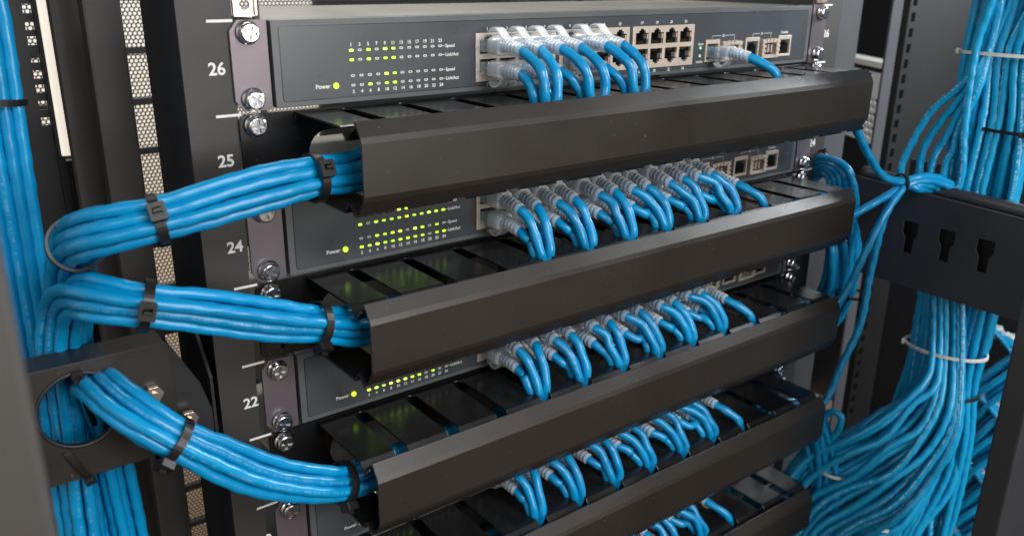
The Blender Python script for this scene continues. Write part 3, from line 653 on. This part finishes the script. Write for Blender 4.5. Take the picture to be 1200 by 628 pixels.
def patch(u, port, dest):
    z = ztop(u); c = (port-1)//2; row = (port-1) % 2; x = COLX[c] + random.uniform(-.25,.25); zc = z+PZ[row]
    grp = c//2; sx = SLOTX[3+grp]; right_c = c % 2
    root = thing('patch_cable', f'blue patch cable plugged in {"upper" if row==0 else "lower"} port {port} of {WORD[u]}', 'patch cable', (x, 0, zc), 'blue patch cables plugged into the switches')
    k26 = u == 26
    o_ = (-5.4 if right_c == 0 else 5.0) if k26 else (-3.2 if right_c == 0 else 3.2)
    tgx = sx + o_*(1 if row == 0 else 0.8) + (-1.5 if row else 1.5) + random.uniform(-1.2,1.2)
    bend = ((tgx-x)*0.14, -1.6 if row == 0 else -1.0) if k26 else ((tgx-x)*0.18, random.uniform(-4.6,-3.0) if row == 0 else random.uniform(-2.8,-1.6))
    plug_parts(root, x, zc, row, bend, port)
    zp = z - U; ye = (-52.2 if row == 0 else -46.0) if k26 else (-50.5 if row == 0 else -45.5)+random.uniform(-1.2, .8)
    dz = random.uniform(-1.0,1.0)
    if k26:
        mid = [(x+bend[0]+(tgx-x)*.30, -42.0 if row == 0 else -41.5, zc+bend[1]-3.2), (tgx-(tgx-x)*.18, ye+1.8, (zc-13 if row == 0 else zc-8)+dz), (tgx, ye+0.2, zp+3)]
    else:
        f1, f2 = random.uniform(.25,.48), random.uniform(.62,.86); jx_ = random.uniform(-.9,.9)
        z1 = zc+bend[1]
        mid = [(x+bend[0]+(tgx-x)*f1, -41.5, z1-(4.2 if row == 0 else 3.6)), (x+(tgx-x)*f2+jx_, ye+random.uniform(3.8,5.4), z1+(zp+4-z1)*.55+dz), (tgx, ye+0.5, zp+1)]
    P = [(x,-9.5,zc),(x,-20,zc),(x+bend[0]*.8,-34,zc+bend[1]*.8)] + mid + [(sx+(tgx-sx)*.55, ye+1, zp-7)]
    ln = None
    if dest == 'L' and u-1 in LB:
        st = LB[u-1][{11: 7}.get(port, port-1) if u == 26 else port-1]; st = st[st[:,0] < sx-22]
        P += [(sx-8, -44, zp-18)]; C = catmull(P, 2.4); C = np.vstack([C[:-2], catmull([C[-3], C[-2], st[0], st[1]], 3)[2:-2], st])
    elif dest == 'R' and u-1 in RB:
        st = RB[u-1][(port-11) % 14]
        k = np.argmax(st[:,0] > sx+22); st = st[k:]
        P += [(sx+8, -44, zp-18)]; C = catmull(P, 2.4); C = np.vstack([C[:-2], catmull([C[-3], C[-2], st[0], st[1]], 3)[2:-2], st])
    else:
        P += [(sx, -40, zp-20), (sx-12,-36,zp-26)]; C = catmull(P, 2.4)
    tube('jacket', C, 2.92, M['blue'], root, ripple=0.17)
    return root
for p in (1,2,3,4,5,6,7,9,10,11): patch(26, p, 'L')
for u in (24, 22, 20):
    for p in range(1, 25): patch(u, p, 'L' if p <= 10 else 'R')
for p in range(1, 25): patch(18, p, 'L' if p <= 10 else 'R')
# uplink cables (port 25)
def far(px, py, X): return tuple(at(px, py, X=X))
def over(px, py, dy=0):
    "the last stretch: over the rolled top of the side panel and down behind it"
    q = np.array(far(px, py, 566)); return [tuple(q), (568, q[1]-1.5, q[2]-9), (569, q[1]-2.5, q[2]-30), (570, q[1]-3, -420)]
def uplink(u, C_end, label):
    z = ztop(u); x = 345.0; zc = z-30.2
    root = thing('uplink_cable', label, 'patch cable', (x,0,zc), 'blue uplink cables')
    plug_parts(root, x, zc, 1, (2.4,-2.0), u)
    P = [(x,-14,zc),(x,-20,zc),(x+2.2,-35,zc-2.0),(x+6,-43,zc-5),(x+12,-50.5,z-U+3.2),(x+16,-51,z-U-5),(x+26,-46,z-U-18)] + C_end
    tube('jacket', catmull(P, 2.6), 3.1, M['blue'], root)
TIEP = np.array([514,-68,-137.5])
uplink(26, [(400,-42,-75),(430,-50,-82),far(1000,150,452),far(1018,182,470),far(1036,207,490),tuple(TIEP+(0,-2,3)),far(1080,207,530),far(1103,210,550)] + over(1122,224), 'single blue uplink cable plugged near the right end of the topmost switch')
uplink(24, [(400,-42,-165),(430,-50,-170),far(1003,250,470),far(1030,235,492),tuple(TIEP+(0,-1,-3)),far(1078,217,528),far(1096,219,548)] + over(1109,229), 'single blue uplink cable plugged near the right end of the second switch')
uplink(22, [(395,-42,-255),(425,-50,-262),far(988,347,462),far(1012,300,474),far(1035,255,490),tuple(TIEP+(2,-4,-1)),far(1082,212,530),far(1106,216,550)] + over(1128,232), 'single blue uplink cable plugged near the right end of the third switch')
uplink(20, [(395,-42,-345),(425,-50,-352),far(968,468,470),far(985,430,480),far(1008,380,490),far(1020,320,496),far(1035,260,502),tuple(TIEP+(2,1,1)),far(1074,221,524),far(1088,222,546)] + over(1098,228), 'single blue uplink cable plugged near the right end of the fourth switch')
uplink(18, [(395,-42,-430),(430,-50,-440),(470,-60,-480),(480,-60,-640)], 'single blue uplink cable plugged near the right end of the lowest switch')
cable_tie(TIEP, (0.9,-0.15,-0.05), 7.5, 6.5, 'black cable tie gathering the four single cables above the right side panel', head=200, width=2.4, tail=10)
# ------------------------------------------------------------------ ties of the left bundles
def bt(u, X, a, b, label, head, m='tie', tail=6):
    C = left_bundle(u); k = np.argmin(abs(C[:,0]-X)+ (C[:,1]>-20)*500); t = C[k+1]-C[k-1]
    return cable_tie(np.mean([s[k] for s in LB[u]], axis=0), t, a, b, label, m, head, tail=tail)
bt(25, 19, 10.6, 10.6, 'black cable tie on the top left bundle, close to the cover end', -62)
bt(25, -55, 10.6, 10.6, 'black cable tie on the top left bundle, at its middle over the mesh strip', -60)
bt(23, 15, 10.6, 10.6, 'black cable tie on the second left bundle, close to the cover end', -135)
bt(23, -64, 10.6, 10.6, 'black cable tie on the second left bundle, far from the cover', -80)
bt(21, 24, 10.6, 10.6, 'black cable tie on the lowest left bundle, close to the cover end', -140)
bt(21, -60, 10.6, 10.6, 'black cable tie on the lowest left bundle, right of the bracket hole', -125)
for u, k, lab in ((25, (-80.5,-10,-95), 'thin black cable tie round the far bend of the top left bundle'),):
    C = left_bundle(u); i = np.argmin(np.linalg.norm(C-np.array(k), axis=1)); cable_tie(np.mean([s[i] for s in LB[u]], axis=0), C[i+1]-C[i-1], 11.4, 11.4, lab, head=60, width=2.4, tail=0)
# ------------------------------------------------------------------ vertical bundle at the far left
rr = np.random.RandomState(3)
for i in range(12):
    a = i % 6; b = i//6
    q_ = (5-a)*5.5; w1, w2 = rr.uniform(-1, 1, 2)
    P = [(-84-q_-b*2, 62+b*6, 240), (-85-q_+w1, 60+b*6, 60), (-84-q_*1.02, 60+b*6, 0), (-85.5-q_+w2, 59+b*6, -55), (-87-q_*.95, 57+b*6, -110), (-88-q_*.95, 54+b*6, -165), (-90-q_, 52+b*6, -230), (-90-q_, 50+b*6, -460)]
    o = tube('network_cable', catmull(P, 4), 3.1, M['blue']); tag(o, 'blue network cable of the vertical bundle at the far left edge', 'network cable', 'cables of the vertical bundle at the far left')
cable_tie((-99,62,-38), (0.1,0,1), 9, 18, 'black cable tie round the vertical bundle at the far left edge', head=180, up=(0,1,0), width=3.2)
# ------------------------------------------------------------------ bracket with the round hole
br = thing('cable_bracket', 'black metal bracket with a round hole that the left bundles pass through', 'bracket', (-80,-10,-210))
mb = MB(); mb.plate([(-47.4,-209.5),(-33,-209.5),(-29.5,-206),(-29.5,-194),(-34,-177.5),(-47.4,-151)], [], lambda p,q,w_: (p,-7.5+w_,q), 9)
mb.build('corner_flange', M['postdark'], br, bevel=0.4)
tube('hole_rim', [(-90.5+18.4*math.cos(t), -10.2, -173.6+18.8*math.sin(t)) for t in np.linspace(0, 6.2832, 60)], 0.9, M['postdark'], br, ripple=0)
mb = MB(); mb.plate([(-150,-209.5),(-47.5,-209.5),(-47.5,-152),(-49,-150),(-150,-150)], [circ(-90.5,-173.6,18.2,18.6,40)], lambda p,q,w_: (p,-10+w_,q), 3.0)
mb.build('front_plate', M['bracket'], br, bevel=0.3)
mb = MB(); mb.box((-150,-6.9,-209.4),(-60,20,-207.9)); mb.build('lower_lip', M['postdark'], br, bevel=0.3)
mb = MB(); mb.box((-150,-6.9,-151.6),(-49,9,-150.1)); mb.build('shelf_lip', M['bracket'], br, bevel=0.3)
mb = MB(); mb.plate([(-14,-209.5),(-14,-199),(1,-196),(1,-160),(-6,-150),(-14,-150)][0:0] or [(-9.9,-209.4),(40,-209.4),(40,-150.2),(12,-150.2),(-9.9,-176)], [], lambda p,q,w_: (-29.4+w_, p+1.6, q), 1.5)
mb.build('side_flange', M['postdark'], br)
for px, py in ((179.7,461),(221,490)):
    q = at(px, py, Y=-11.5)
    mb = MB(); mb.plate(circ(q[0], q[2], 4.6, n=6), [circ(q[0], q[2], 1.9, n=16)], lambda p,r,w_: (p,-13.6+w_,r), 3.3); mb.cyl((q[0],-10.3,q[2]), (0,-1,0), 1.85, 4.4, 16); mb.build('bolt', M['brass'], br, bevel=0.2)
def strap(pts, wdt, label, headat=None):
    "flat nylon strap along 3-D points, lying against the plate, with its head"
    root = thing('cable_tie', label, 'cable tie', pts[0], 'nylon cable ties round the blue cables')
    C = catmull(pts, 1.5); T = np.gradient(C, axis=0); T /= np.linalg.norm(T, axis=1)[:,None]; nrm = np.array([-.2,-1,.15]); mb = MB(); vs = []; fs = []
    for c, t in zip(C, T):
        sd = np.cross(t, nrm); sd /= np.linalg.norm(sd)+1e-9; nn = np.cross(sd, t)
        vs += [c-sd*wdt/2, c+sd*wdt/2, c+sd*wdt/2+nn*1.0, c-sd*wdt/2+nn*1.0]
    for i in range(len(C)-1):
        for q in range(4): fs.append((i*4+q, i*4+(q+1)%4, i*4+4+(q+1)%4, i*4+4+q))
    fs += [(0,1,2,3), tuple(len(vs)-k for k in (1,2,3,4))]
    mb.add(vs, fs); mb.build('strap', M['tie'], root)
    k = {0: 1, 1: len(C)-2}[headat]; t = T[k]; sd = np.cross(t, nrm); sd /= np.linalg.norm(sd); nn = np.cross(sd, t); c = C[k]
    if nn[1] > 0: nn = -nn
    mb = MB(); mb.plate(rrect(-2.6,-2.4,2.6,2.4,.7,3), [rrect(-1.1,-1.2,1.1,1.2,.3,2)], lambda p,q,w_: c+t*p+sd*q+nn*(w_-.6), 3.4); mb.build('locking_head', M['tie'], root, bevel=.25)
strap([at(70,517,Y=6), at(76,527,Y=-9.5), at(84,536,Y=-12), at(101,556,Y=-12.2), at(106,561,Y=-9)], 3.0, 'black cable tie running from the bracket hole over the lower edge of the bracket', 1)
strap([at(90,437,Y=-12), at(96,452,Y=-12), at(100,470,Y=-8), at(112,497,Y=4)], 2.6, 'black cable tie at the top rim of the bracket hole', 0)
# foreground posts
q = at(0, 300, Y=-215)
mb = MB(); mb.box((-230,-240,ZB),(-129.4,-215,-20), 2); tag(mb.build('cabinet_post', M['post'], origin=(-180,-200,ZB)), 'out of focus grey cabinet post in the lower left foreground', 'post')
mb = MB(); mb.box((401,-232,ZB),(480,-216,-60), 1.5); tag(mb.build('cabinet_post', M['panel'], origin=(430,-210,ZB)), 'dark grey cabinet post in the lower right foreground', 'post')
# ------------------------------------------------------------------ right side panel with keyhole slots
sp = thing('side_panel', 'black side panel with three keyhole slots at the right', 'side panel', (545,-80,-230))
holes = []
for a, b, c, d in ((1059.5,1078,258,298),(1101.5,1121.5,268,308),(1146,1168,279,321)):
    p0 = at(a, c, X=545); p1 = at(b, c, X=545); p2 = at((a+b)/2, d, X=545)
    ya, yb, zt, zb_ = p0[1], p1[1], p0[2], p2[2]; h = zt-zb_; wd = yb-ya
    holes.append([(ya+wd*f, zt-h*g) for f, g in ((0.06,0),(0.94,0.0),(1.0,0.06),(1.0,0.38),(0.80,0.56),(0.80,1.0),(0.22,1.0),(0.22,0.56),(0.0,0.38),(0.0,0.06))])
mb = MB(); mb.plate([(-12,-231),(-8,-226),(-8,-150),(-12,-146),(-260,-158),(-260,-234)], holes, lambda p,q,w_: (545+w_, p, q), 1.6); mb.build('panel_sheet', M['panel'], sp, bevel=0.4)
mb = MB(); mb.box((553,-255,-226),(554.5,-14,-164)); mb.build('inner_sheet', M['dark'], sp)
lp = [np.array([545,-10,-146]),np.array([545,-260,-158.2])]
mb = MB()
def lipbar(a, b, r, m_, nm): tube(nm, np.linspace(a, b, 30), r, m_, sp, ripple=0)
lipbar(np.array([545.4,-10,-145.8]), np.array([545.4,-258,-157.6]), 0.7, M['postcool'], 'edge_highlight')  # paler thin bar stands in for the highlight along the panel's top edge
lipbar(np.array([555.5,-10,-144.0]), np.array([555.5,-258,-154.5]), 6.0, M['panel'], 'rolled_top')
# ------------------------------------------------------------------ big vertical bundle at the right
rr = np.random.RandomState(11)
cols_, rows_ = 9, 3
zz = np.array([240, 120, 60, 10, -30, -47, -80, -140, -200, -270, -310, -360, -430, -520, -640.])
for i in range(cols_*rows_):
    a = i % cols_; b = i//cols_
    ph = rr.rand(3)*6.28; P = []
    amp = rr.uniform(2.0, 5.0)
    for z in zz:
        pin = min(1, min(abs(z+35), abs(z+300))/60.0)
        yc = -72 - a*7.2 - (3 if b == 1 else 0) - 1.0
        y = yc + (amp*math.sin(z/70+ph[0]))*pin + (1.5*math.sin(z/31+ph[1]))*pin
        y = -100 + (y+100)*(0.90 + 0.10*pin) + (1 if z < -60 else 0)*2*math.sin(z/90)
        if z > 0: y -= 6
        P.append((568 + b*6.6 + 2.5*math.sin(z/50+ph[2])*pin, y, z))
    o = tube('network_cable', catmull(P, 4), 3.15, M['bluer']); tag(o, 'blue network cable of the thick vertical bundle at the right', 'network cable', 'cables of the thick vertical bundle at the right')
# arcs that drop behind the side panel
for i, (px, dx) in enumerate(((1055,0),(1077,0),(1090,0),(1106,0))):
    e = [(1160,60-2),(1146,82+i*8),(1122-4+i*2,108+i*14),(1098-6+i*8,130+i*16),(1072-2+i*13,165+i*8),(px,205),(px-2,240)]
    P = [far(a, b, 562+ (4 if k == 0 else 0)) for k, (a, b) in enumerate(e)]; P[-1] = (564, -66-i*3, -185); P.insert(0, (566, P[0][1]-2, 60))
    P.append((567, -76-i*4, -260)); P.append((568, -80-i*4, -640))
    o = tube('network_cable', catmull(P, 3), 3.1, M['bluer']); tag(o, ['blue network cable of the outermost arc left of the right bundle','blue network cable of the second arc left of the right bundle','blue network cable of the third arc left of the right bundle','blue network cable of the innermost arc beside the right bundle'][i], 'network cable', 'cables arching down left of the right bundle')
o = tube('network_cable', catmull([far(1172,-60,560), far(1163,0,560), far(1146,50,560), far(1136,110,560), far(1130,160,560), far(1126,210,562), (566,-78,-200), (566,-78,-420)], 3), 3.2, M['bluer']); tag(o, 'blue network cable that swings out in front of the white tie at the upper right', 'network cable')
cable_tie((574,-104,-35), (0,0,1), 13, 37, 'white cable tie round the right vertical bundle near the top', 'tiew', head=118, up=(1,0,0), width=2.6, tail=0)
cable_tie(np.array(far(1175,152,574))+(0,-14,0), (0,0,1), 13, 36, 'black cable tie round the right vertical bundle, below the upper white tie', 'tie', head=190, up=(1,0,0), width=2.6, tail=0)
cable_tie((566,-104,-283), (0,0.06,1), 21, 34, 'white cable tie round the right vertical bundle below the side panel', 'tiew', head=118, up=(1,0,0), width=2.6, tail=0)
cable_tie((569,-112,-322), (0,0.1,1), 20, 24, 'black cable tie round the right vertical bundle, beneath the lower white tie', 'tie', head=225, up=(1,0,0), width=2.6, tail=0)
# cables sweeping from the right bundle to the managers
for i in range(34):
    t = i/33.0; j = rr.uniform(-1,1,6); L = i % 3
    a0 = (1088+t*26+j[0]*2, 385+t*60)
    L = (i*7) % 5; dx = j[0]*3
    e = [(1094+t*34+dx, 340, 567-L*2), (1092+t*36+dx, 395+t*30, 563-L*3), (1086+t*34+dx, 430+t*85+j[1]*5, 556-L*5), (1066+t*26+j[2]*4, 456+t*112+j[3]*7, 546-L*6),
         (1030+t*22+j[4]*5, 484+t*124+j[5]*8, 526-L*6), (986+t*16+j[1]*6, 508+t*132+j[3]*5, 504-L*5), (945+t*24, 524+t*142+j[1]*6, 484-L*4)]
    P = [far(a, b, X) for a, b, X in e]
    P.append(tuple(np.array(P[-1])+(-16,8,-25-t*10)))
    o = tube('network_cable', catmull(P, 3), 3.1, M['bluer']); tag(o, 'blue network cable sweeping from the right bundle down to the lower cable managers', 'network cable', 'cables sweeping down left from the right bundle')
for i in range(14):
    t = i/13.0; j = rr.uniform(-1,1,6)
    e = [(1100+t*30+j[0]*4, 350, 580), (1096+t*32, 430+t*20, 578), (1080+t*30+j[1]*6, 500+t*60+j[2]*8, 566), (1050+t*30+j[3]*6, 560+t*60, 548), (1010+t*36+j[4]*6, 612+t*60, 530), (975+t*40, 668+t*50, 516)]
    o = tube('network_cable', catmull([far(a, b, X) for a, b, X in e], 3), 3.1, M['bluer']); tag(o, 'blue network cable in the loose layer hanging behind the sweeping cables at the lower right', 'network cable', 'loose cables behind the sweeping cables')
q = far(979, 553, 490)
cable_tie(q, (0.25,0,1), 12, 16, 'white cable tie round the loose cables right of the lower managers', 'tiew', head=60, up=(0,1,0), width=2.6, tail=12)
q = far(1034, 618, 512)
cable_tie(q, (0.3,0,1), 5, 8, 'small white cable tie at the bottom, between the sweeping cables', 'tiew', head=60, up=(0,1,0), width=2.6, tail=8)
# bent cable stub by the fourth cover
P = [far(960,560,478), far(972,520,480), far(984,500,482), far(985,487,482), far(976,482,480), far(966,488,478), far(962,510,476)]
tag(tube('network_cable', catmull(P, 2.5), 3.1, M['bluer']), 'blue network cable bent in a tight hook at the right end of the fourth cover', 'network cable')
# four cables arching over behind the right end of the second cover
for i in range(5):
    P = [far(940-i*1, 196+i*7, 500), far(955+i*1, 188-2+i*6-i*i*.2, 497), far(972-i*2+2, 187+i*4, 492), far(990-i*5+3, 198+i*4, 488), far(1001-i*8, 222+i*2, 492), far(1002-i*7, 250, 500), (508-i*5,-30,-190), (512-i*5,-32,-238), (506-i*4,-12,-285), (500-i*4,25,-340), (498-i*4,45,-420)]
    o = tube('network_cable', catmull(P, 3), 3.1, M['blue']); tag(o, 'blue network cable arching over behind the right end of the second cover', 'network cable', 'cables arching behind the second cover')
cable_tie(far(1000,345,500), (0.1,0,1), 12, 17, 'black cable tie round the cables right of the third cover', 'tie', head=110, up=(0,1,0), width=2.4, tail=8)
cable_tie(far(958,190,498), (1,0,-0.2), 9, 9, 'black cable tie beside the right rail number 24', 'tie', head=20, up=(0,0,1), width=2.2, tail=5)
# ------------------------------------------------------------------ background at the right
def bgpost(px0, px1, Y, m, label, d=10, ch=1.0):
    x0, x1 = vp(px0, px1, Y); mb = MB(); mb.box((x0,Y,ZB),(x1,Y+d,ZT), ch)
    return tag(mb.build('cabinet_post', m, origin=(x0,Y,ZB)), label, 'post', 'posts behind the right side of the rack')
bgpost(985, 1013, 100, M['postcool'], 'grey steel post just right of the right rack rail', 30, 3)
bgpost(1048, 1060, 90, M['postcool'], 'narrow grey post in front of the plate with hexagonal holes', 3)
bgpost(1079, 1150, 110, M['farpost'], 'broad dark post behind the arching cables at the upper right', 30, 1.0)
x0, x1 = vp(1064, 1080, 108)
mb = MB(); holes = []; z = -520
while z < 200: holes.append([(x0+5,z),(x0+14,z),(x0+14,z+10),(x0+5,z+10)]); z += 17.0
mb.plate([(x0,ZB),(x1,ZB),(x1,ZT),(x0,ZT)], holes, lambda u,v,w_: (u, 104+w_, v), 2)
tag(mb.build('hole_strip', M['farpost'], origin=(x0,104,ZB)), 'dark rail with square holes left of the broad dark post', 'rack rail')
a = at(968, 66, Y=330); b = at(1066, 87, Z=a[2])
mb = MB(); d = (b-a); L = np.linalg.norm(d); d /= L; nn = np.cross(d, (0,0,1))
mb.plate([(-80,-1),(L+2,-1),(L+2,6),(-80,6)], [], lambda p,q,w_: a+d*p+np.array([0,0,q])+nn*(-w_), 30)
tag(mb.build('steel_shelf', M['silver'], origin=a), 'bright bare steel shelf edge behind the right posts', 'shelf')
mb = MB(); hs = []
for j in range(6):
    for i in range(int((L-8)/10.4)): hs.append(circ(6+i*10.4+(5.2 if j % 2 else 0), -42-j*9.2, 3.9, n=6, a0=0.52))
mb.plate([(-60,-98),(L+2,-98),(L+2,-7),(-60,-7)], hs, lambda p,q,w_: a+d*p+np.array([0,0,q])+nn*(w_), 2)
tag(mb.build('perforated_plate', M['platecool'], origin=a), 'grey plate with hexagonal holes hanging under the steel shelf edge', 'plate')
p = at(1040, 215, Y=60)
# neighbouring rack seen at the lower right
mb = MB(); mb.box((770,-420,ZB),(774,60,-170)); tag(mb.build('black_blocker', M['dark'], origin=(770,-200,ZB)), 'added black sheet behind the cables of the neighbouring rack at the lower right', 'cabinet panel')  # dark backing added to hide the warm lower world here
for i in range(4):
    y0 = 392+i*78; off = -i*16
    mb = MB(); A = far(1205+off, y0+26, 690); B = far(1140+off, y0+56, 700); A = np.array(A); B = np.array(B)
    mb.ext([(A[1]-20,A[2]-6),(B[1]+14,B[2]-6+6),(B[1]+14,B[2]-20),(A[1]-20,A[2]-26)], 700, 712)
    tag(mb.build('cable_manager', M['duct'], origin=(700,B[1],B[2]), bevel=0.5), ['black cable manager of the neighbouring rack, uppermost at the lower right','black cable manager of the neighbouring rack, second from the top','black cable manager of the neighbouring rack, third from the top','black cable manager of the neighbouring rack, at the bottom right'][i], 'cable manager', 'cable managers of the neighbouring rack')
    for k in range(6):
        root = thing('patch_cable', 'blue patch cable with a clear boot in the neighbouring rack', 'patch cable', far(1170+off+k*8, y0-2+k*3, 690), 'patch cables of the neighbouring rack')
        s0 = np.array(far(1152+off+k*9, y0-14+k*6, 696)); s1 = np.array(far(1168+off+k*9, y0-2+k*6, 690)); s2 = np.array(far(1186+off+k*9, y0+20+k*4, 686)); s3 = np.array(far(1196+off+k*9, y0+42+k*3, 690))
        tube('jacket', catmull([s0, s1, s2, s3], 3), 3.0, M['bluer'], root, sides=10)
        C = catmull([s0-(s1-s0)*.4, s0, s0+(s1-s0)*.55], 1.4); tube('boot', C, 5.0, M['boot'], root, sides=10, ripple=1.0)
    for k in range(9):
        dx_, dy_ = rr.uniform(-1,1,2)*3
        P = [far(1100+off, y0+76+k*9+dy_, 712-k%3*7), far(1135+off, y0+60+k*8.5+dx_, 706-k%3*7), far(1165+off, y0+38+k*8+dy_, 700-k%3*6), far(1215+off, y0+6+k*8, 700)]
        tag(tube('network_cable', catmull(P, 4), 3.3, M['bluer'], sides=10), 'blue network cable slanting up to the right in the neighbouring rack', 'network cable', 'slanting cables of the neighbouring rack')
for o in bpy.data.objects:
    if '_o' in o: del o['_o']
